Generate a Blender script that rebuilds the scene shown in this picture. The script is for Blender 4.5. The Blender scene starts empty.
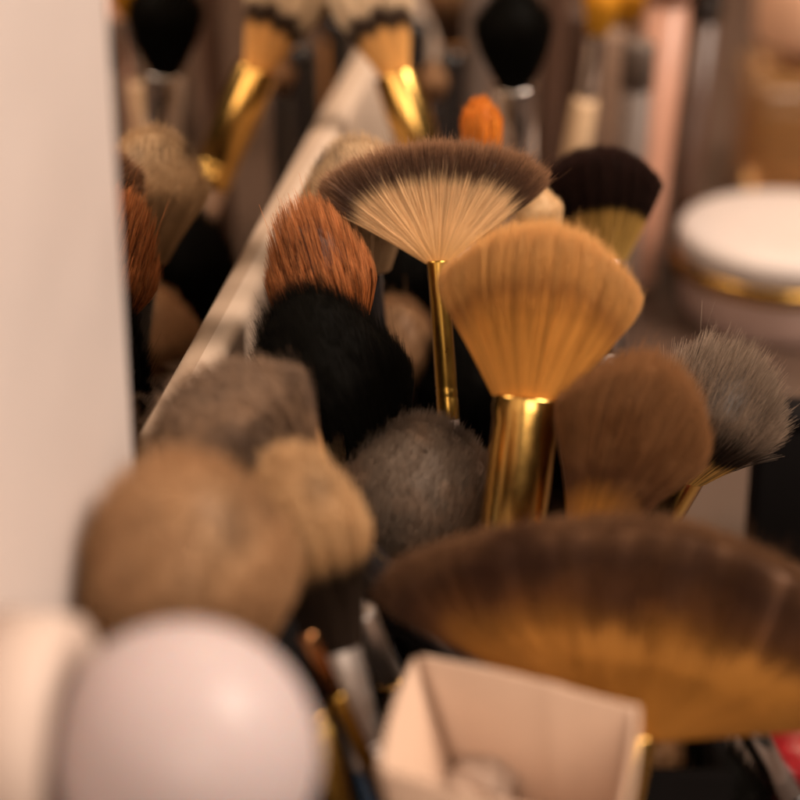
import bpy, math, random
import numpy as np
from mathutils import Vector, Matrix
S = bpy.context.scene
COL = S.collection
rng = np.random.default_rng(7)
random.seed(7)

# ------------------------------------------------------------------ camera
PITCH = math.radians(25); HC = .33
FPX = 400 / math.tan(math.radians(10.2))          # focal length in photo pixels (800 wide)
FOCUS = .497
cam = bpy.data.cameras.new('camera'); camo = bpy.data.objects.new('camera', cam); COL.objects.link(camo)
camo.location = (0, 0, HC); camo.rotation_euler = (math.radians(90) - PITCH, 0, 0)
cam.lens = 100; cam.sensor_width = 36; cam.angle = math.radians(20.4)
cam.clip_start = .02; cam.clip_end = 50
cam.dof.use_dof = True; cam.dof.focus_distance = FOCUS
cam.dof.aperture_fstop = 6.6; cam.dof.aperture_blades = 0
S.camera = camo
CR = np.array([1., 0, 0]); CF = np.array([0, math.cos(PITCH), -math.sin(PITCH)]); CU = np.array([0, math.sin(PITCH), math.cos(PITCH)])
CC = np.array([0, 0, HC])
def at(x, y, d): return CC + CR * (x - 400) / FPX * d + CU * (400 - y) / FPX * d + CF * d
def atz(x, y, z):
    r = at(x, y, 1.) - CC; return CC + r * (z - HC) / r[2]
def proj(P):
    q = P - CC; d = q @ CF; return 400 + q @ CR / d * FPX, 400 - q @ CU / d * FPX

# ------------------------------------------------------------------ world and lamps
W = bpy.data.worlds.new('World'); S.world = W; W.use_nodes = True
bg = W.node_tree.nodes['Background']; bg.inputs[0].default_value = (1, .72, .52, 1); bg.inputs[1].default_value = .025
def lamp(name, loc, target, sx, sy, power, color):
    l = bpy.data.lights.new(name, 'AREA'); l.shape = 'RECTANGLE'; l.size = sx; l.size_y = sy; l.energy = power; l.color = color
    o = bpy.data.objects.new(name, l); COL.objects.link(o); o.location = loc
    o.rotation_euler = (Vector(target) - Vector(loc)).to_track_quat('-Z', 'Y').to_euler()
lamp('key_lamp', (.85, .32, 1.2), (0, .45, .1), .6, .6, 32, (1, .82, .68))
lamp('front_fill', (.25, -.75, .75), (0, .45, .1), .7, .5, 8.5, (1, .80, .64))  # soft fill added from the front to lift the brush fronts
lamp('added_rim_light', (.1, 1.4, 1.1), (0, .55, .1), .6, .35, 6, (1, .74, .50))  # rim light added from behind, no such source known
S.view_settings.view_transform = 'Standard'; S.view_settings.look = 'None'
S.view_settings.exposure = 0; S.view_settings.gamma = 1
S.cycles.max_bounces = 6; S.cycles.diffuse_bounces = 3; S.cycles.use_adaptive_sampling = True; S.cycles.adaptive_threshold = .03; S.cycles.use_denoising = True
S.cycles.sample_clamp_indirect = 4

# ------------------------------------------------------------------ materials
def nmat(name):
    m = bpy.data.materials.new(name); m.use_nodes = True
    return m, m.node_tree.nodes, m.node_tree.links, m.node_tree.nodes['Principled BSDF']
def mat(name, col, rough=.5, metal=0., noise=.12, scale=80, spec=.5, bump=0., coat=0., trans=0., ior=1.45, sss=0.):
    m, N, L, b = nmat(name)
    b.inputs['Roughness'].default_value = rough; b.inputs['Metallic'].default_value = metal
    b.inputs['Specular IOR Level'].default_value = spec; b.inputs['Coat Weight'].default_value = coat
    b.inputs['Transmission Weight'].default_value = trans; b.inputs['IOR'].default_value = ior
    if sss:
        b.inputs['Subsurface Weight'].default_value = sss; b.inputs['Subsurface Scale'].default_value = .004
    tc = N.new('ShaderNodeTexCoord'); nz = N.new('ShaderNodeTexNoise'); nz.inputs['Scale'].default_value = scale; nz.inputs['Detail'].default_value = 5
    L.new(tc.outputs['Object'], nz.inputs['Vector'])
    mx = N.new('ShaderNodeMix'); mx.data_type = 'RGBA'
    mx.inputs['A'].default_value = tuple(c * (1 - noise) for c in col) + (1,)
    mx.inputs['B'].default_value = tuple(min(1, c * (1 + noise)) for c in col) + (1,)
    L.new(nz.outputs['Fac'], mx.inputs['Factor']); L.new(mx.outputs['Result'], b.inputs['Base Color'])
    mr = N.new('ShaderNodeMapRange'); mr.inputs['To Min'].default_value = rough * .75; mr.inputs['To Max'].default_value = min(1, rough * 1.3)
    L.new(nz.outputs['Fac'], mr.inputs['Value']); L.new(mr.outputs['Result'], b.inputs['Roughness'])
    if bump:
        bp = N.new('ShaderNodeBump'); bp.inputs['Strength'].default_value = bump; bp.inputs['Distance'].default_value = .0006
        L.new(nz.outputs['Fac'], bp.inputs['Height']); L.new(bp.outputs['Normal'], b.inputs['Normal'])
    return m
def hairmat(name, stops, stain=(.05, .035, .03), var=.35, powder=None, pw=0., rough=.5, spec=.25, sheen=0., pscale=130, ptip=None):
    """stops: [(position from root 0 to tip 1, colour)]"""
    m, N, L, b = nmat(name)
    at_ = N.new('ShaderNodeAttribute'); at_.attribute_name = 'hair'
    sp = N.new('ShaderNodeSeparateColor'); L.new(at_.outputs['Color'], sp.inputs[0])
    rp = N.new('ShaderNodeValToRGB'); cr = rp.color_ramp
    while len(cr.elements) < len(stops): cr.elements.new(.5)
    for e, (p, c) in zip(cr.elements, stops): e.position = p; e.color = (c[0], c[1] * .92, c[2] * .72, 1)
    L.new(sp.outputs[0], rp.inputs[0])
    mr = N.new('ShaderNodeMapRange'); mr.inputs['To Min'].default_value = 1 - var; mr.inputs['To Max'].default_value = 1 + var
    L.new(sp.outputs[1], mr.inputs['Value'])
    sc = N.new('ShaderNodeVectorMath'); sc.operation = 'SCALE'; L.new(rp.outputs[0], sc.inputs[0]); L.new(mr.outputs[0], sc.inputs['Scale'])
    out = sc.outputs[0]
    if powder:
        tc = N.new('ShaderNodeTexCoord'); nz = N.new('ShaderNodeTexNoise'); nz.inputs['Scale'].default_value = pscale; nz.inputs['Detail'].default_value = 4
        L.new(tc.outputs['Object'], nz.inputs['Vector'])
        m2 = N.new('ShaderNodeMapRange'); m2.inputs['From Min'].default_value = .45; m2.inputs['From Max'].default_value = .65
        m2.inputs['To Max'].default_value = pw; L.new(nz.outputs['Fac'], m2.inputs['Value'])
        fac = m2.outputs[0]
        if ptip:
            m5 = N.new('ShaderNodeMapRange'); m5.inputs['From Min'].default_value = ptip[0]; m5.inputs['From Max'].default_value = ptip[1]
            L.new(sp.outputs[0], m5.inputs['Value']); mu = N.new('ShaderNodeMath'); mu.operation = 'MULTIPLY'
            L.new(fac, mu.inputs[0]); L.new(m5.outputs[0], mu.inputs[1]); fac = mu.outputs[0]
        mx = N.new('ShaderNodeMix'); mx.data_type = 'RGBA'; L.new(fac, mx.inputs['Factor']); L.new(out, mx.inputs['A'])
        mx.inputs['B'].default_value = tuple(powder) + (1,); out = mx.outputs['Result']
    m3 = N.new('ShaderNodeMix'); m3.data_type = 'RGBA'; L.new(sp.outputs[2], m3.inputs['Factor']); L.new(out, m3.inputs['A'])
    m3.inputs['B'].default_value = tuple(stain) + (1,)
    L.new(m3.outputs['Result'], b.inputs['Base Color'])
    b.inputs['Roughness'].default_value = rough; b.inputs['Specular IOR Level'].default_value = spec
    if sheen: b.inputs['Sheen Weight'].default_value = sheen
    return m
def metal(name, col, rough=.25):
    return mat(name, col, rough, 1., .08, 300)
GOLD = metal('gold metal', (.62, .37, .10), .22)
GOLDDARK = metal('antique gold metal', (.42, .24, .05), .3)
SILVER = metal('silver metal', (.62, .56, .52), .2)
SATIN = metal('satin silver metal', (.66, .60, .56), .42)
BLUEP = mat('blue lacquer', (.03, .07, .14), .3)
COPPER = metal('copper metal', (.55, .25, .10), .25)
BLACKP = mat('black lacquer', (.012, .010, .010), .25, coat=.3)
BEIGEP = mat('beige lacquer', (.50, .34, .25), .35, coat=.2)
CREAMP = mat('cream lacquer', (.62, .42, .25), .4)
GREYP = mat('grey lacquer', (.11, .078, .062), .5)
BROWNP = mat('brown lacquer', (.07, .035, .022), .35)
PINKP = mat('pink lacquer', (.44, .22, .145), .4)
WOODP = mat('orange wood', (.35, .14, .03), .45)
WHITEP = mat('cream white paint', (.66, .57, .53), .45, noise=.03, scale=40)
GLITTER = mat('gold glitter', (.45, .28, .06), .3, 1., .9, 1400, bump=.8)

# ------------------------------------------------------------------ mesh helpers
def finish(me, m, smooth=True):
    me.materials.append(m)
    if smooth: me.polygons.foreach_set('use_smooth', [True] * len(me.polygons))
    me.update()
def obj(name, me, parent=None):
    o = bpy.data.objects.new(name, me); COL.objects.link(o)
    if parent: o.parent = parent
    return o
def raw_mesh(name, V, quads, tris=None, attr=None):
    me = bpy.data.meshes.new(name); V = np.asarray(V, np.float32)
    me.vertices.add(len(V)); me.vertices.foreach_set('co', V.ravel())
    q = np.asarray(quads, np.int32).reshape(-1, 4); t = np.asarray(tris if tris is not None else [], np.int32).reshape(-1, 3)
    me.loops.add(q.size + t.size); me.loops.foreach_set('vertex_index', np.concatenate([q.ravel(), t.ravel()]))
    me.polygons.add(len(q) + len(t))
    me.polygons.foreach_set('loop_start', np.concatenate([np.arange(len(q)) * 4, len(q) * 4 + np.arange(len(t)) * 3]).astype(np.int32))
    if attr is not None:
        a = me.attributes.new('hair', 'FLOAT_COLOR', 'POINT'); a.data.foreach_set('color', np.asarray(attr, np.float32).ravel())
    me.update(calc_edges=True); me.validate()
    return me
def ring_mesh(name, rings):
    """closed tube through rings (k x n x 3), ends capped"""
    rings = np.asarray(rings); k, n, _ = rings.shape
    V = rings.reshape(-1, 3); i = np.arange(n); j = (i + 1) % n; Q = []
    for r in range(k - 1): Q.append(np.stack([r * n + i, r * n + j, (r + 1) * n + j, (r + 1) * n + i], 1))
    V = np.concatenate([V, [rings[0].mean(0)], [rings[-1].mean(0)]]); c0, c1 = k * n, k * n + 1
    T = np.concatenate([np.stack([np.full(n, c0), j, i], 1), np.stack([np.full(n, c1), (k - 1) * n + i, (k - 1) * n + j], 1)])
    return raw_mesh(name, V, np.concatenate(Q), T)
def frame_of(a):
    a = a / np.linalg.norm(a); u = np.cross(a, CF); u /= np.linalg.norm(u)
    return a, u, np.cross(a, u)
def lathe(name, base, axis, prof, m, parent, flat=1., seg=40, u=None, origin=None):
    """prof: [(distance along axis, radius, flat factor)]"""
    a, uu, vv = frame_of(axis)
    if u is not None: uu = u; vv = np.cross(a, uu)
    th = np.linspace(0, 2 * np.pi, seg, endpoint=False); R = []
    o = np.zeros(3) if origin is None else np.asarray(origin)
    for p in prof:
        fl = p[2] if len(p) > 2 else flat
        R.append(base - o + a * p[0] + np.outer(np.cos(th), uu) * p[1] + np.outer(np.sin(th), vv) * p[1] * fl)
    me = ring_mesh(name, R); finish(me, m); ob = obj(name, me, parent)
    for p in me.polygons:
        if len(p.vertices) == 3: p.use_smooth = False
    es = me.attributes.get('sharp_edge')
    return ob
def thing(name, label, cat, loc, group=None):
    o = bpy.data.objects.new(name, None); o.empty_display_size = .01; COL.objects.link(o); o.location = Vector(loc)
    o['label'] = label; o['category'] = cat
    if group: o['group'] = group
    return o
def tag(o, label, cat, group=None):
    o['label'] = label; o['category'] = cat
    if group: o['group'] = group
def box_mesh(name, corners8, m, bevel=0., seg=3):
    import bmesh
    bm = bmesh.new(); v = [bm.verts.new(c) for c in corners8]
    for f in ((0, 3, 2, 1), (4, 5, 6, 7), (0, 1, 5, 4), (1, 2, 6, 5), (2, 3, 7, 6), (3, 0, 4, 7)): bm.faces.new([v[i] for i in f])
    bmesh.ops.recalc_face_normals(bm, faces=bm.faces)
    if bevel: bmesh.ops.bevel(bm, geom=list(bm.edges), offset=bevel, segments=seg, profile=.5, affect='EDGES')
    me = bpy.data.meshes.new(name); bm.to_mesh(me); bm.free(); finish(me, m, bevel > 0)
    return me
def ext(c4, dz):
    c4 = [np.asarray(c, float) for c in c4]
    return [tuple(c) for c in c4] + [tuple(c + np.array([0, 0, dz])) for c in c4]

# ------------------------------------------------------------------ a tuft of hair
def tuft(name, B, axis, L, W, m, parent, origin, prof, flat=1., k=.4, p=2.2, roll=0., n=8000, hr=6e-5, jit=.05,
         frizz=.02, clump=.3, nclump=1400, sideshare=.35, stains=(), core=.93, kv=1., lump=0., rings=5, bend=None, coredark=.6, coretip=.96):
    a, u, v = frame_of(axis)
    if roll:
        c, s = math.cos(roll), math.sin(roll); u, v = c * u + s * v, c * v - s * u
    tp = np.array([q[0] for q in prof]); rp = np.array([q[1] for q in prof])
    fp = np.array([q[2] if len(q) > 2 else flat for q in prof])
    tt = np.linspace(0, 1.1, 80); rs = np.interp(tt, tp, rp); fs = np.interp(tt, tp, fp)
    for _ in range(14):
        rs[1:-1] = (rs[:-2] + 2 * rs[1:-1] + rs[2:]) / 4; fs[1:-1] = (fs[:-2] + 2 * fs[1:-1] + fs[2:]) / 4
    _x = np.linspace(0, 1, 60); _t = 1 - k * _x ** p
    W = W / max(np.interp(_t, tt, rs * 1.0).__mul__(_x).max(), np.interp(np.linspace(0, 1 - k, 40), tt, rs).max())
    Ru = lambda t: np.interp(t, tt, rs) * W
    Rv = lambda t: np.interp(t, tt, rs * fs) * W
    side = rng.random(n) < sideshare
    rho = np.where(side, np.sqrt(rng.uniform(.8, 1, n)), np.sqrt(rng.random(n))); phi = rng.uniform(0, 2 * np.pi, n)
    dx, dy = rho * np.cos(phi), rho * np.sin(phi)
    Lh = 1 - k * (dx ** 2 + (kv * dy) ** 2) ** (p / 2)
    cx = rng.random((nclump, 2)); cr_ = np.sqrt(cx[:, 0]) * 1.02; cp = cx[:, 1] * 2 * np.pi; cxy = np.stack([cr_ * np.cos(cp), cr_ * np.sin(cp)], 1)
    ci = np.argmin((dx[:, None] - cxy[None, :, 0]) ** 2 + (dy[:, None] - cxy[None, :, 1]) ** 2, 1)
    cj = rng.normal(0, 1, nclump)
    Lh = Lh * (1 + rng.normal(0, jit, n) + cj[ci] * jit * .5)
    Lh = Lh * (1 + lump * (np.sin(dx * 9 + 1.3) * .5 + np.sin(dx * 17 + dy * 3) * .35 + np.sin(dx * 31 + 2) * .25))
    Lh = np.minimum(Lh, 1.12)
    stray = rng.random(n) < .004
    Lh = np.where(stray, Lh * rng.uniform(1.05, 1.16, n), Lh)
    ss = np.linspace(0, 1, rings)
    ss = 1 - (1 - ss) ** 1.25
    fz = rng.normal(0, frizz, (n, 3)) * L * np.where(stray, 3, 1)[:, None]
    cfz = rng.normal(0, frizz * .8, (nclump, 3)) * L
    P = np.zeros((n, rings, 3)); C = np.zeros((n, rings, 4)); C[..., 3] = 1
    rnd = np.clip(.5 + rng.normal(0, .2, n) + cj[ci] * .16, 0, 1)
    kc = clump * rng.uniform(.5, 1, n)
    for i, s in enumerate(ss):
        w = kc * s ** 1.6
        ex, ey = dx * (1 - w) + cxy[ci, 0] * w, dy * (1 - w) + cxy[ci, 1] * w
        z = s * Lh
        P[:, i] = B + np.outer(z * L, a) + np.outer(Ru(z) * ex, u) + np.outer(Rv(z) * ey, v) + (fz + cfz[ci]) * s ** 2
        if bend is not None: P[:, i] += np.outer(z ** 2, bend)
        C[:, i, 0] = np.full(n, s); C[:, i, 1] = rnd
    q = P - CC; d = q @ CF; px, py = 400 + q @ CR / d * FPX, 400 - q @ CU / d * FPX
    qm = P - 2 * ((P - P1) @ MN)[..., None] * MN - CC; dm = qm @ CF; mx_, my_ = 400 + qm @ CR / dm * FPX, 400 - qm @ CU / dm * FPX
    for sn in stains:                    # powder caught in the hair (a fifth entry: on the side turned to the mirror)
        x, y, r, w = sn[:4]
        if len(sn) > 4:
            C[:, :, 2] = np.maximum(C[:, :, 2], w * np.exp(-(((mx_ - x) / r) ** 2 + ((my_ - y) / r) ** 2))); continue
        C[:, :, 2] = np.maximum(C[:, :, 2], w * np.exp(-(((px - x) / r) ** 2 + ((py - y) / r) ** 2)))
    # three-sided tapering hairs
    T = np.gradient(P, axis=1); T /= np.linalg.norm(T, axis=2, keepdims=True) + 1e-12
    rv = rng.normal(0, 1, (n, 1, 3)); e1 = np.cross(T, rv); e1 /= np.linalg.norm(e1, axis=2, keepdims=True) + 1e-12; e2 = np.cross(T, e1)
    rad = hr * (1 - .75 * ss ** 2.2) * rng.uniform(.75, 1.25, n)[:, None]
    V = np.zeros((n, rings, 3, 3))
    for kx in range(3):
        an = kx * 2 * np.pi / 3
        V[:, :, kx] = P + (e1 * math.cos(an) + e2 * math.sin(an)) * rad[..., None]
    base = (np.arange(n) * rings * 3)[:, None, None]
    r_ = (np.arange(rings - 1) * 3)[None, :, None]; i_ = np.arange(3)[None, None]; j_ = (i_ + 1) % 3
    Q = np.stack([base + r_ + i_, base + r_ + j_, base + r_ + 3 + j_, base + r_ + 3 + i_], -1).reshape(-1, 4)
    HV = V.reshape(-1, 3); HC_ = np.repeat(C[:, :, None], 3, 2).reshape(-1, 4)
    # solid inner mass of the tuft, coloured darker as painted shade between hairs
    seg = 48; th = np.linspace(0, 2 * np.pi, seg, endpoint=False); co, si = np.cos(th), np.sin(th)
    ke = k * (co ** 2 + (kv * si) ** 2) ** (p / 2)
    rows = [(1., s) for s in np.linspace(0, 1, 14)] + [(r, 1.) for r in np.linspace(.93, .02, 14)]
    CV = []; CCc = []
    for (r, s) in rows:
        lh = (1 - ke * r ** p); z = lh * s * (core + .02)
        row = B + np.outer(z * L, a) + np.outer(Ru(z) * r * co * core, u) + np.outer(Rv(z) * r * si * core, v)
        if bend is not None: row = row + np.outer(z ** 2, bend)
        CV.append(row); c = np.zeros((seg, 4)); c[:, 0] = s * coretip; c[:, 1] = .5 - coredark * .5; c[:, 3] = 1; CCc.append(c)
    CV = np.array(CV); nr = len(rows); o0 = len(HV); i = np.arange(seg); j = (i + 1) % seg
    CQ = np.concatenate([np.stack([r * seg + i, r * seg + j, (r + 1) * seg + j, (r + 1) * seg + i], 1) for r in range(nr - 1)]) + o0
    me = raw_mesh(name, np.concatenate([HV, CV.reshape(-1, 3)]) - origin, np.concatenate([Q, CQ]), None, np.concatenate([HC_, np.array(CCc).reshape(-1, 4)]))
    finish(me, m)
    return obj(name, me, parent)

TABLE = .04
def brush(label, base, tip, d, w, hm, prof, ferrule, handle, group='makeup brushes crowded in front of the mirror', lean=1., toward=0.,
          fer_len=.03, fer=((0, 1), (1, .9)), fer_r=None, fer_flat=1., handle_r=None, handle_len=None, handle_axis=None, cat='brush', name='makeup_brush', **kw):
    """base, tip: photo pixels; d: distance of the middle of the head; w: half width of the head in pixels"""
    ax = CR * (tip[0] - base[0]) + CU * (base[1] - tip[1])
    up = (base[1] - tip[1])
    ax = (ax - CF * (.466 * lean * abs(up) + toward * np.hypot(*(np.subtract(tip, base))))) / FPX * d
    L = np.linalg.norm(ax); a = ax / L
    B = at((base[0] + tip[0]) / 2, (base[1] + tip[1]) / 2, d) - ax / 2
    Wm = w / FPX * d
    fr = fer_r / FPX * d if fer_r else prof[0][1] * Wm
    ha = a if handle_axis is None else np.asarray(handle_axis) / np.linalg.norm(handle_axis)
    # length down to the table
    ez = (B[2] - a[2] * fer_len - TABLE - .004) / max(ha[2], .15)
    hl = min(.15, max(.02, ez)) if handle_len is None else handle_len
    F0 = B - a * fer_len
    end = F0 - ha * hl
    t = thing(name, label, cat, end, group)
    tuft('bristles', B, ax, L, Wm, hm, t, end, prof, **kw)
    _, u, v = frame_of(ax)
    pf = [(.0006, fr * fer[0][1] * .90, fer_flat)]
    for i, (s, r) in enumerate(fer):
        fl = fer_flat + (1 - fer_flat) * s
        pf.append((-s * fer_len, fr * r, fl))
        if i == len(fer) - 2:
            for g in (.80, .86):          # crimp rings
                rg = fr * (r + (fer[-1][1] - r) * g)
                for dg, kg in ((-.012, 1.), (0, .95), (.012, 1.)): pf.append((-(g + dg) * fer_len, rg * kg, fer_flat + (1 - fer_flat) * g))
    pf.insert(1, (.0004, fr * fer[0][1] * .985, fer_flat))
    pf.append((-fer_len - .0004, pf[-1][1] * .93, 1.))
    lathe('ferrule', B, a, pf, ferrule, t, origin=end)
    hr = handle_r / FPX * d if handle_r else fr * fer[-1][1] * .96
    lathe('handle', F0, ha, [(.001, hr * .9), (-.0005, hr), (-hl * .25, hr * 1.04), (-hl * .6, hr * .9), (-hl * .93, hr * .62), (-hl * .985, hr * .5), (-hl, hr * .25)], handle, t, origin=end)
    return t

DOME = ((0, .40), (.2, .58), (.5, .92), (.75, 1.), (1.1, 1.0))
POWDER = ((0, .36), (.25, .56), (.55, .9), (.8, 1.), (1.1, 1.03))
FLARE = ((0, .30), (.3, .55), (.7, .92), (1., 1.), (1.1, 1.03))
OVAL = ((0, .5), (.3, .85), (.6, 1.), (.8, .95), (1.1, .7))

# ------------------------------------------------------------------ table and backdrop
TB = mat('brown table top', (.065, .037, .025), .5, noise=.25, scale=14)
def struct(name, me): o = obj(name, me); o['kind'] = 'structure'; return o
struct('table_top', box_mesh('table_top', ext([(-1.2, .1, TABLE - .03), (1.2, .1, TABLE - .03), (1.2, 1.5, TABLE - .03), (-1.2, 1.5, TABLE - .03)], .03), TB, .004))
struct('back_wall', box_mesh('back_wall', ext([(-2, 1.5, -.5), (2, 1.5, -.5), (2, 1.55, -.5), (-2, 1.55, -.5)], 1.8), mat('tan wall', (.30, .17, .10), .8, noise=.2, scale=3)))

# ------------------------------------------------------------------ mirror
ZL = .13
P1 = atz(232, 300, ZL); P2 = atz(355, 75, ZL)
MD = P2 - P1; MD /= np.linalg.norm(MD); MN = np.array([MD[1], -MD[0], 0])
def mp(Y, n, z):            # a point of the mirror: distance in depth, offset off the glass, height
    t = (Y - P1[1]) / MD[1]; q = P1 + MD * t + MN * n; return (q[0], q[1], z)
YE = .3725; PR = .006
mir = thing('vanity_mirror', 'mirror with cream white frame reflecting the brushes beside it', 'mirror', mp(.6, -.01, TABLE))
mo = Vector(mir.location)
gm, N_, L_, b_ = nmat('mirror glass'); b_.inputs['Metallic'].default_value = 1; b_.inputs['Roughness'].default_value = .015
nz = N_.new('ShaderNodeTexNoise'); nz.inputs['Scale'].default_value = 30; mr = N_.new('ShaderNodeMapRange'); mr.inputs['To Min'].default_value = .01; mr.inputs['To Max'].default_value = .03
L_.new(nz.outputs['Fac'], mr.inputs['Value']); L_.new(mr.outputs[0], b_.inputs['Roughness']); b_.inputs['Base Color'].default_value = (.62, .56, .49, 1)
def mbox(name, y0, y1, n0, n1, z0, z1, m, bev):
    c = [np.array(mp(y0, n0, z0)), np.array(mp(y1, n0, z0)), np.array(mp(y1, n1, z0)), np.array(mp(y0, n1, z0))]
    c = [q - np.array(mo) for q in c]
    return obj(name, box_mesh(name, ext(c, z1 - z0), m, bev), mir)
mbox('glass', YE - .02, 1.25, -.006, 0, ZL - .02, .75, gm, 0)
mbox('lower_rail', YE, 1.29, -.02, PR - .001, TABLE + .001, ZL, mat('beige lower rail', (.46, .345, .26), .6, noise=.06, scale=40), .0028)  # lower rail in a darker beige than the other rails
mbox('side_rail', .02, YE, -.02, PR, TABLE + .001, .78, WHITEP, .002)
mbox('side_rail', 1.25, 1.29, -.02, PR, ZL, .78, WHITEP, .002)
mbox('upper_rail', YE, 1.25, -.02, PR - .001, .75, .78, WHITEP, .0012)

# bulb on the near rail of the mirror
BC = at(184, 756, .33); bt = (BC - np.array(mp(BC[1], PR, 0))) @ MN
foot = BC - MN * bt; foot[2] = BC[2]
bul = thing('globe_bulb', 'unlit frosted white globe bulb in its round socket on mirror frame', 'light bulb', foot)
RB = 136 / FPX * .33
gb = []
for th in np.linspace(0.0, math.pi - .42, 30): gb.append((RB * math.cos(th), max(1e-5, RB * math.sin(th))))
gb += [(-RB * 1.02, RB * .36), (-RB * 1.25, RB * .34)]
BULB = mat('frosted bulb glass', (.43, .35, .345), .5, noise=.02, sss=.3, coat=.10, spec=.3)
lathe('globe', BC, MN, gb[::-1], BULB, bul, seg=64, origin=foot)
lathe('socket', foot, MN, [(0.0004, RB * .98), (max(.003, bt - RB * .9), RB * .96), (max(.004, bt - RB * .86), RB * .92), (max(.004, bt - RB * .86), RB * .5), (.002, RB * .45)], mat('cream socket', (.50, .39, .33), .5, noise=.04), bul, seg=64, origin=foot)

# ------------------------------------------------------------------ brushes in front
M_rust = hairmat('rust hair', [(0, (.05, .014, .006)), (.5, (.20, .058, .016)), (.8, (.34, .112, .038)), (1, (.46, .19, .085))], var=.65)
M_black = hairmat('black hair', [(0, (.002, .002, .002)), (1, (.005, .0045, .004))], var=.5, rough=.65, spec=.06)
M_greybr = hairmat('grey brown hair', [(0, (.008, .005, .004)), (.5, (.03, .02, .016)), (.7, (.13, .10, .095)), (1, (.29, .235, .225))], var=.4, powder=(.42, .27, .18), pw=.5)  # near-black root paints the darkness around the base of the head
M_left = hairmat('grey hair with tan root', [(0, (.50, .27, .09)), (.40, (.48, .26, .11)), (.58, (.10, .06, .045)), (.9, (.13, .088, .075)), (1, (.24, .16, .125))], var=.35, powder=(.30, .18, .105), pw=.6)
M_tan = hairmat('tan hair', [(0, (.12, .06, .03)), (.4, (.42, .255, .155)), (1, (.52, .335, .22))], var=.25, powder=(.42, .235, .12), pw=.5)
M_tandark = hairmat('tan hair dark root', [(0, (.015, .009, .007)), (.64, (.015, .009, .006)), (.80, (.44, .27, .155)), (1, (.58, .39, .25))], var=.25)
M_hero = hairmat('golden tan hair', [(0, (.62, .30, .075)), (.5, (.64, .31, .08)), (.68, (.40, .18, .055)), (.8, (.62, .33, .12)), (1, (.72, .42, .19))], var=.22)
M_fan = hairmat('blond hair brown tip', [(0, (.62, .36, .16)), (.3, (.74, .48, .28)), (.66, (.76, .53, .35)), (.78, (.07, .035, .024)), (.92, (.13, .065, .042)), (1, (.36, .20, .13))], var=.16)
M_brown = hairmat('brown hair golden root', [(0, (.58, .28, .05)), (.18, (.5, .23, .05)), (.40, (.10, .042, .02)), (.75, (.19, .085, .036)), (1, (.27, .13, .06))], var=.3, powder=(.30, .14, .055), pw=.4)
M_grey = hairmat('grey hair straw root', [(0, (.60, .38, .13)), (.34, (.55, .34, .13)), (.46, (.03, .018, .013)), (.72, (.075, .053, .047)), (1, (.44, .36, .345))], var=.6)
M_bigfan = hairmat('dark fan hair golden root', [(0, (.34, .158, .036)), (.5, (.30, .138, .033)), (.64, (.15, .064, .025)), (.82, (.075, .036, .022)), (1, (.20, .108, .066))], var=.12, stain=(.045, .018, .010), spec=.1, powder=(.045, .019, .011), pw=.8, pscale=75, ptip=(.45, .62))
M_flat = hairmat('dark brown hair olive root', [(0, (.42, .27, .09)), (.46, (.40, .25, .08)), (.54, (.010, .004, .003)), (1, (.022, .009, .008))], var=.4, rough=.6, spec=.12)
M_orange = hairmat('orange hair', [(0, (.35, .10, .01)), (1, (.72, .24, .03))], var=.4)
M_duo = hairmat('white tip banded hair', [(0, (.66, .36, .13)), (.42, (.68, .38, .15)), (.48, (.03, .015, .01)), (.62, (.035, .018, .012)), (.70, (.70, .55, .45)), (1, (.80, .67, .57))], var=.2)
M_white = hairmat('cream hair', [(0, (.55, .36, .2)), (1, (.82, .62, .44))], var=.2)
M_pale = hairmat('pale grey hair', [(0, (.18, .11, .07)), (.5, (.40, .27, .18)), (1, (.62, .46, .34))], stain=(.04, .025, .02), var=.25)
M_brown2 = hairmat('soft brown hair', [(0, (.03, .015, .01)), (.45, (.06, .03, .02)), (.8, (.30, .165, .095)), (1, (.40, .24, .15))], var=.3)
M_yellow = hairmat('yellow hair', [(0, (.45, .22, .02)), (1, (.8, .42, .04))], var=.2)

brush('rust brown fluffy brush head leaning over the black one', (342, 356), (299, 202), .497, 55, M_rust, ((0, .32), (.2, .68), (.42, 1.), (.7, 1.02), (1.1, 1.)), SILVER, BLACKP,
      k=.50, p=2.9, n=7500, hr=7.5e-5, clump=.88, nclump=520, frizz=.008, jit=.02, fer_r=16, sideshare=.5, core=.86, coretip=.2, lean=.6)  # core held at dark root colour, painting black gaps between clumps
brush('large fluffy jet black brush below the rust brown one', (374, 514), (297, 294), .490, 82, M_black, DOME, SILVER, BLACKP, k=.44, p=2.2, n=20000, hr=8e-5, frizz=.012, jit=.025, fer_r=30, clump=.5, nclump=1500, core=.95)
brush('mottled grey brown fluffy brush between the black and the gold brushes', (398, 562), (426, 444), .488, 90, M_greybr, DOME, SILVER, BLACKP, k=.44, p=2.2, n=22000, hr=7e-5, frizz=.010, jit=.02, fer_r=28, clump=.2, nclump=1800,
      stains=((460, 430, 16, .8), (440, 500, 14, .5), (375, 545, 22, .8), (400, 440, 12, .3), (465, 470, 10, .6), (350, 490, 12, .4)), toward=1.0)
brush('grey brush with tan root nearest the mirror glass', (306, 516), (176, 388), .445, 100, M_left, POWDER, BLACKP, BLACKP, k=.46, p=2.1, n=13000, hr=1e-4, frizz=.015, jit=.028, clump=.35, nclump=1000, lean=.7, fer_r=30, flat=.75, stains=((180, 420, 20, .4), (290, 380, 16, .5), (235, 440, 24, .5)))
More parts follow.
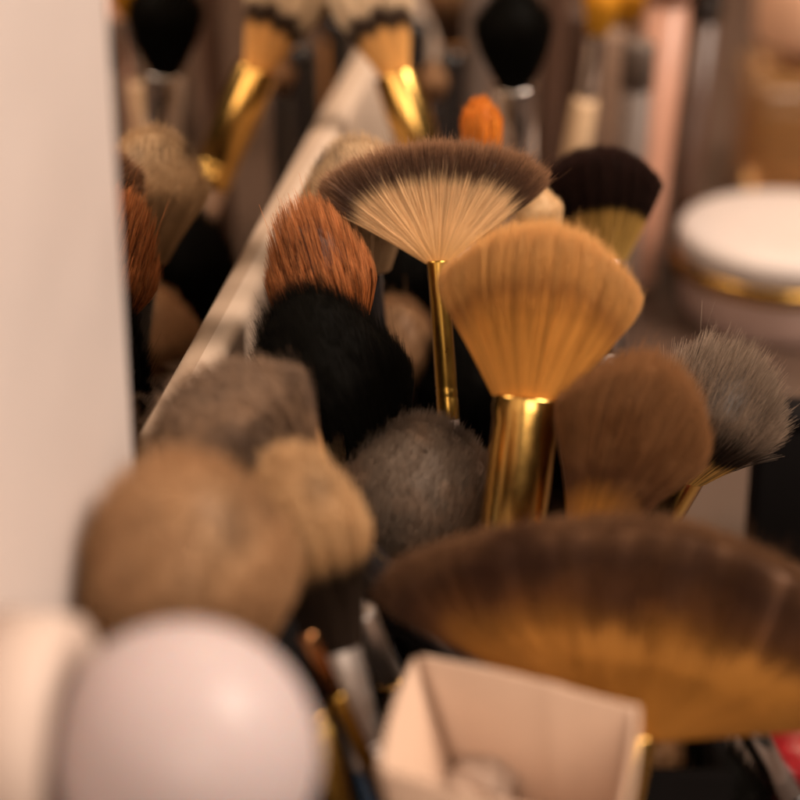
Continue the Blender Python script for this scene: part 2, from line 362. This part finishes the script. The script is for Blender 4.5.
brush('big round tan brush with dark powder smudges behind the bulb', (200, 700), (178, 462), .385, 110, M_tan, ((0, .4), (.25, .68), (.45, .95), (.6, 1.), (1.1, 1.)), GOLDDARK, GOLDDARK, lump=.006, k=.45, p=2.6, n=12000, hr=1.1e-4, fer_r=28, frizz=.014, jit=.022, toward=.1, clump=.3, nclump=1200, stains=((222, 524, 32, 1), (150, 520, 22, .5), (125, 560, 18, .5), (180, 590, 34, .4), (270, 500, 18, .5)))
brush('tan brush with black root beside the big round tan one', (338, 648), (286, 446), .412, 60, M_tandark, DOME, SATIN, BLUEP, k=.42, p=2.3, n=9000, hr=1.2e-4, lean=.4, fer_r=22, fer_len=.024, frizz=.014, jit=.022, clump=.3, nclump=900, stains=((318, 482, 14, .7),))
brush('golden tan flared brush on a wide shiny gold ferrule', (528, 399), (547, 228), .462, 102, M_hero, ((0, .34), (.3, .66), (.56, .95), (.7, 1.), (1.1, 1.0)), GOLD, GOLD, k=.40, p=2.2, kv=.35, flat=.5, n=20000, hr=6.5e-5, frizz=.008, jit=.035, clump=.2,
      nclump=1200, fer_r=34, fer_len=.05, fer=((0, 1.), (.05, 1.02), (.1, .97), (1, 1.02)), fer_flat=.85, lean=.12, sideshare=.6)
brush('blond fan brush with dark brown tipped edge on thin gold ferrule', (438, 263), (430, 147), .512, 110, M_fan, ((0, .08), (.3, .40), (.7, .86), (1., 1.1), (1.1, 1.16)), GOLDDARK, GREYP, k=.43, p=1.9, kv=.1, flat=.09, lean=.12, n=24000, hr=5.5e-5, frizz=.016,
      lump=.01, jit=.035, clump=.2, nclump=700, fer_r=11, fer_len=.036, fer=((0, 1.), (.3, .95), (1, 1.0)), core=.9, coredark=0., coretip=.8)
brush('brown domed brush with golden root at right of the gold brush', (588, 545), (660, 358), .458, 78, M_brown, ((0, .25), (.3, .54), (.58, .92), (.75, 1.), (1.1, 1.0)), GOLD, GOLD, k=.44, p=2.2, kv=.45, flat=.6, n=16000, hr=7e-5, fer_r=24, frizz=.010, jit=.03, lean=.15, clump=.2, sideshare=.55)
brush('spiky grey brush with straw root and gold ferrule', (690, 470), (738, 362), .497, 66, M_grey, ((0, .38), (.3, .68), (.65, 1.), (1., 1.08), (1.1, 1.1)), GOLD, WOODP, k=.42, p=2.1, kv=.7, n=8500, hr=8.5e-5, frizz=.03, jit=.045, clump=.85, nclump=900, fer_r=24,
      fer_len=.03, sideshare=.4, lean=1., toward=.2, coretip=.7, core=.88, coredark=.9)
brush('large dark fan brush with golden root in front behind the carton', (640, 738), (684, 526), .414, 288, M_bigfan, ((0, .07), (.36, .86), (.6, 1.), (1., 1.08), (1.1, 1.1)), GOLD, BLACKP, lump=.012, k=.62, p=1.75, kv=.1, flat=.09, lean=.08, stains=((480, 580, 34, .8), (545, 560, 22, .6), (620, 590, 40, .95), (745, 610, 38, .95), (690, 590, 20, .6)), n=24000, hr=9e-5, frizz=.010, jit=.02,
      fer_r=18, fer_len=.03, core=.95, coredark=.2, clump=.12)
brush('dark brown flat topped brush with olive root', (604, 262), (597, 150), .575, 62, M_flat, ((0, .36), (.35, .72), (.62, .97), (.8, 1.), (1.1, 1.)), SILVER, GREYP, k=.36, p=2.6, kv=.4, n=11000, hr=8e-5, jit=.018, frizz=.010, lean=.35, clump=.15, flat=.7, fer_r=23)
brush('small orange oval brush behind the blond fan', (483, 168), (480, 98), .56, 21, M_orange, ((0, .6), (.3, .95), (.6, 1.), (1.1, .92)), COPPER, WOODP, k=.32, p=2.6, n=3500, hr=9e-5, clump=.8, nclump=110, frizz=.01, jit=.02, fer_r=9, lean=.3)
brush('small cream brush between the blond fan and the dark brown brush', (545, 245), (535, 186), .548, 23, M_white, OVAL, SILVER, CREAMP, k=.4, p=2, n=4000, hr=8e-5, fer_r=10, frizz=.012, jit=.02)
brush('soft brown brush half hidden behind the black one', (392, 425), (398, 300), .575, 50, M_brown2, DOME, SILVER, BLACKP, k=.4, n=8000, hr=8e-5, fer_r=20, frizz=.012, jit=.02, stains=((142, 300, 12, .9, 1),))
brush('pale grey brush with dark smudge at the mirror behind the fan', (366, 270), (354, 137), .54, 58, M_pale, DOME, BLACKP, BLACKP, k=.44, n=8000, hr=8e-5, fer_r=16, jit=.02, frizz=.012, lean=.6, stains=((338, 158, 10, .95), (356, 160, 9, .9), (163, 148, 13, 1, 1), (188, 148, 12, 1, 1)))
brush('black brush with silver ferrule under the blond fan', (404, 345), (398, 225), .605, 40, M_black, DOME, SILVER, SILVER, k=.4, n=6000, hr=9e-5, fer_r=15)
brush('added black filler brush deep between the fan handle and the gold brush', (470, 470), (466, 320), .57, 52, M_black, DOME, BLACKP, BLACKP, k=.4, n=5000, hr=9e-5, fer_r=22)  # filler brush added to blacken the dark depth of the crowd
brush('dark brown bristly brush beside the carton under the large fan', (640, 850), (652, 720), .445, 38, M_brown2, DOME, BLACKP, BLACKP, k=.4, n=5000, hr=9e-5, fer_r=18, jit=.06)
brush('added black filler brush right of the bristly brown one under the large fan', (705, 900), (706, 735), .452, 62, M_black, DOME, BLACKP, BLACKP, k=.4, n=6000, hr=9e-5, fer_r=24)  # brush added to cover a pale table patch with black

# ------------------------------------------------------------------ brushes at the back
GB = 'brushes standing at the back'
brush('cream tipped brush with dark band on gold ferrule by the mirror', (396, 75), (364, -20), .632, 44, M_duo, FLARE, GOLD, BEIGEP, GB, k=.16, p=2.5, kv=.3, flat=.6, lean=.2, n=6000, hr=9e-5, jit=.05, clump=.7, nclump=60, fer_r=22, fer_len=.036, frizz=.02, fer=((0, 1.), (.3, 1.05), (1, .95)))
brush('black oval brush on clear silver ferrule at the back', (516, 84), (511, -12), .645, 37, M_black, ((0, .42), (.3, .85), (.6, 1.), (.8, .97), (1.1, .8)), SILVER, SILVER, GB, k=.4, n=6000, hr=9e-5, fer_r=22, fer_len=.03)
brush('small tan oval brush in front of black handles', (434, 104), (433, 64), .69, 14, M_brown2, OVAL, BLACKP, BLACKP, GB, k=.4, n=1800, hr=1e-4, fer_r=9)
brush('yellow tipped brush with grey ferrule and cream handle', (598, 32), (606, -22), .68, 18, M_yellow, OVAL, SILVER, CREAMP, GB, k=.4, n=1800, hr=1e-4, fer_r=9, fer_len=.022, handle_r=13)
brush('second yellow tipped brush, right of the cream handle', (628, 20), (632, -30), .76, 22, M_yellow, OVAL, GREYP, GREYP, GB, k=.4, n=1800, hr=1e-4, fer_r=10)
brush('dark brown brush at the top behind the small tan oval', (452, 40), (450, -50), .76, 30, M_brown2, DOME, WOODP, BROWNP, GB, k=.4, n=2500, hr=1e-4, fer_r=13)

def rod(name, label, cat, top, bot, d, r, m, group=None, cap=None, zend=TABLE):
    A = at(top[0], top[1], d); ax = CR * (top[0] - bot[0]) + CU * (bot[1] - top[1]); ax = ax - CF * .466 * (bot[1] - top[1]); ax /= np.linalg.norm(ax)
    L = (A[2] - zend - .002) / max(ax[2], .2); E = A - ax * L; rr = r / FPX * d
    t = thing(name, label, cat, E, group)
    if cap:
        lathe('cap', A, ax, [(0, rr * .6), (-.001, rr * .95), (-.002, rr), (-cap[0], rr)], cap[1], t, origin=E)
        lathe('body', A - ax * cap[0], ax, [(0, rr * .92), (-L + cap[0] + .001, rr * .92), (-L + cap[0], rr * .85)], m, t, origin=E)
    else:
        lathe('body', A, ax, [(0, rr * .6), (-.0012, rr * .95), (-.003, rr), (-L * .5, rr * 1.03), (-L + .001, rr * .9), (-L, rr * .8)], m, t, origin=E)
    return t
rod('cosmetic_tube', 'tall pink tube standing at the back', 'tube', (676, -60), (657, 190), .72, 24, PINKP, cap=(.02, PINKP))
rod('cosmetic_tube', 'dark brown tube beside the tall pink one', 'tube', (712, -40), (698, 190), .74, 17, BROWNP, cap=(.02, BLACKP))
rod('cosmetic_tube', 'grey tube left of the tall pink one', 'tube', (640, 40), (636, 190), .70, 17, GREYP, cap=(.015, GREYP))
rod('cosmetic_pencil', 'grey brown pencil left of the black oval brush', 'pencil', (478, -20), (474, 150), .72, 13, GREYP)
rod('cosmetic_pencil', 'brown pencil right of the black oval brush', 'pencil', (556, -20), (550, 150), .72, 13, BROWNP)
rod('cosmetic_pencil', 'dark pencil behind the cream handle', 'pencil', (578, 10), (572, 150), .75, 12, BROWNP)
rod('cosmetic_pencil', 'tan pencil behind the grey tube', 'pencil', (618, 30), (614, 170), .74, 13, BEIGEP)
rod('cosmetic_pencil', 'black pencil left of the small tan oval brush', 'pencil', (418, 20), (414, 150), .73, 12, BLACKP)
rod('cosmetic_pencil', 'black pencil right of the small tan oval brush', 'pencil', (452, 50), (448, 150), .73, 14, BLACKP)

# amber bottle
AMB = mat('amber perfume glass', (.60, .33, .13), .15, noise=.1, scale=20, coat=.3, trans=.75)
bb = atz(800, 185, TABLE); amb = thing('amber_bottle', 'amber glass bottle with peach cap behind the white jar', 'bottle', bb)
r = .026
obj('body', box_mesh('body', ext([(-r, -r, 0.0004), (r, -r, 0.0004), (r, r, 0.0004), (-r, r, 0.0004)], .05), AMB, .008), amb)
lathe('cap', np.array([0, 0, .0504]), np.array([0, 0, 1.]), [(0, .010), (.008, .010), (.008, .021), (.010, .022), (.04, .022), (.042, .02)], mat('peach cap', (.72, .42, .27), .35), amb)

# white jar
jc = at(792, 225, .74); JR = 116 / FPX * .74; jz = jc[2]
jar = thing('cream_jar', 'round cosmetic jar with white lid and gold rim', 'jar', (jc[0], jc[1], TABLE))
h = jz - TABLE; up = np.array([0, 0, 1.])
lathe('body', np.zeros(3), up, [(.0004, JR * .9), (.002, JR * .93), (h * .45, JR * .95), (h * .5, JR * .93)], mat('pinkish jar glass', (.40, .27, .23), .35), jar, seg=72)
lathe('rim', np.array([0, 0, h * .5 + .0002]), up, [(0, JR * .97), (.001, JR), (h * .18, JR), (h * .2, JR * .98)], GOLD, jar, seg=72)
lathe('lid', np.array([0, 0, h * .7 + .0004]), up, [(0, JR * .98), (h * .2, JR * .98), (h * .27, JR * .95), (h * .3, JR * .88), (h * .29, JR * .4)], mat('white lid', (.58, .50, .46), .35, noise=.03), jar, seg=72)

# black case at the right
q = atz(816, 440, .085); x0, y0 = q[0], q[1]
bc = thing('black_case', 'matt black case standing right of the spiky grey brush', 'case', (x0 + .05, y0 + .02, TABLE))
FELT = mat('black felt', (.006, .005, .005), .9, spec=.1)
obj('body', box_mesh('body', ext([(-.062, -.006, .0004), (.05, -.006, .0004), (.05, .006, .0004), (-.062, .006, .0004)], .040), FELT, .002), bc)
obj('lid', box_mesh('lid', ext([(-.063, -.0065, .0408), (.051, -.0065, .0408), (.051, .0065, .0408), (-.063, .0065, .0408)], .0042), FELT, .0015), bc)

# unseen caddy added under the brushes, black to keep the gaps dark
cad = thing('brush_caddy', 'unseen black felt caddy added to hold the crowded brushes', 'caddy', (.005, .44, TABLE))
cx0, cx1, cy0, cy1, hh, tk = -.046, .058, -.09, .10, .045, .003
obj('bottom', box_mesh('bottom', ext([(cx0, cy0, .0005), (cx1, cy0, .0005), (cx1, cy1, .0005), (cx0, cy1, .0005)], .003), FELT), cad)
for (a0, b0, a1, b1) in ((cx0, cy0, cx1, cy0 + tk), (cx0, cy1 - tk, cx1, cy1), (cx0, cy0 + tk, cx0 + tk, cy1 - tk), (cx1 - tk, cy0 + tk, cx1, cy1 - tk)):
    obj('side_panel', box_mesh('side_panel', ext([(a0, b0, .0038), (a1, b0, .0038), (a1, b1, .0038), (a0, b1, .0038)], hh), FELT, .001), cad)

# white carton in front
ZB = .118
bl, br, fl = atz(412, 655, ZB), atz(640, 704, ZB), atz(376, 770, ZB)
ct = thing('white_carton', 'open white paper carton in front of the large fan', 'carton', ((bl + br + fl) / 3 * np.array([1, 1, 0]) + np.array([0, 0, TABLE])))
cen = np.array(ct.location); CARD = mat('white card', (.47, .32, .23), .6, noise=.06, scale=60, bump=.15); 
fr_ = br + fl - bl; cn = [bl, br, fr_, fl]; mid = (bl + fr_) / 2; tk = .0011; hb = ZB - TABLE
def panel(p, q, dz=0.):
    dirv = (q - p) / np.linalg.norm(q - p); nn = np.array([-dirv[1], dirv[0], 0]);
    if nn @ (mid - p) < 0: nn = -nn
    a, b = p + dirv * (tk + .0001), q - dirv * .0001
    # a slightly wavy, handled upper edge
    nseg = 24; top = []; V = []
    for i in range(nseg + 1):
        s = i / nseg; w = .0005 * math.sin(s * 5 + p[0] * 90) + .0003 * max(0, math.sin(s * 11 + 1)) ** 6
        bow = .0006 * math.sin(math.pi * s)
        for off in (0, tk):
            e = a + (b - a) * s + nn * (off - bow)
            uu = (e - bl) @ (br - bl) / ((br - bl) @ (br - bl))       # the carton tapers downward
            V.append(e + np.array([.024 * (1 - uu) - .006 * uu, 0, -hb + .0005])); V.append(e + np.array([0, 0, w + dz]))
    V = np.array(V).reshape(nseg + 1, 4, 3)[:, [0, 1, 3, 2]] - cen
    me = ring_mesh('side_panel', V); finish(me, CARD, False); return obj('side_panel', me, ct)
panel(bl, br); panel(br, fr_); panel(fr_, fl, -.0005); panel(fl, bl)
import bmesh
inn = [c + (mid - c) * .30 for c in cn]
obj('bottom', box_mesh('bottom', [tuple(c - cen + np.array([.006, 0, -.045])) for c in inn] + [tuple(c - cen + np.array([.006, 0, -.044])) for c in inn], CARD), ct)
# cotton in the carton
bm = bmesh.new(); bmesh.ops.create_icosphere(bm, subdivisions=4, radius=.007)
for v in bm.verts:
    n_ = v.co.normalized(); v.co *= 1 + .12 * math.sin(7 * n_.x + 3 * n_.y) * math.cos(6 * n_.z) + .05 * math.sin(19 * n_.y + 4); v.co.z *= .8
me = bpy.data.meshes.new('cotton_ball'); bm.to_mesh(me); bm.free(); finish(me, mat('cotton', (.45, .34, .27), .9, bump=.5, scale=500))
cb = obj('cotton_ball', me); cb.location = Vector(atz(482, 782, .094)); tag(cb, 'white cotton ball lying inside the open carton', 'cotton ball')

# loose handles between the bulb and the carton
def loose(label, top, bot, d0, d1, r, parts, name='makeup_brush', cat='brush'):
    A, Bq = at(top[0], top[1], d0), at(bot[0], bot[1], d1); ax = A - Bq; L = np.linalg.norm(ax); ax /= L; rr = r / FPX * d0
    t = thing(name, label, cat, Bq, 'loose handles between bulb and carton'); s0 = 0
    for i, (nm, s1, m, k_) in enumerate(parts):
        lathe(nm, A, ax, [(-s0 * L - .0002, rr * k_ * .9), (-s0 * L - .0008, rr * k_), (-s1 * L, rr * k_)], m, t, origin=Bq); s0 = s1
    return t
loose('dull silver and brown brush handle next to the blue ended one', (362, 610), (414, 745), .423, .44, 13, [('tip', .5, SATIN, 1.), ('ferrule', .58, GOLD, 1.05), ('grip', 1., BROWNP, .95)])
loose('thin silver rod nearest the carton', (357, 597), (404, 690), .435, .45, 6, [('body', 1., SATIN, 1.)])
loose('thin orange gold handle beside the bulb', (306, 632), (388, 805), .402, .412, 9, [('ferrule', .35, COPPER, 1.), ('grip', 1., GOLDDARK, .95)])
loose('gold glitter handle touching the bulb', (312, 712), (356, 850), .40, .41, 15, [('ferrule', .08, GOLDDARK, 1.02), ('grip', 1., GLITTER, 1.)])
loose('silver brush handle under the right end of the large fan', (742, 715), (812, 830), .445, .45, 14, [('ferrule', .7, SILVER, 1.), ('grip', 1., BLACKP, .95)])
# red pot
rc = at(822, 760, .47); rp_ = thing('red_pot', 'red glossy pot at the right edge under the large fan', 'pot', (rc[0], rc[1], TABLE))
hz = rc[2] - TABLE
lathe('body', np.zeros(3), up, [(.0004, .012), (hz - .006, .0135), (hz - .005, .013)], mat('red glaze', (.16, .004, .006), .3, coat=.2), rp_)
lathe('lid', np.array([0, 0, hz - .0045]), up, [(0, .0142), (.008, .0142), (.0095, .013), (.010, .006)], mat('red lid', (.20, .004, .007), .3, noise=.4, scale=200, bump=.4), rp_)
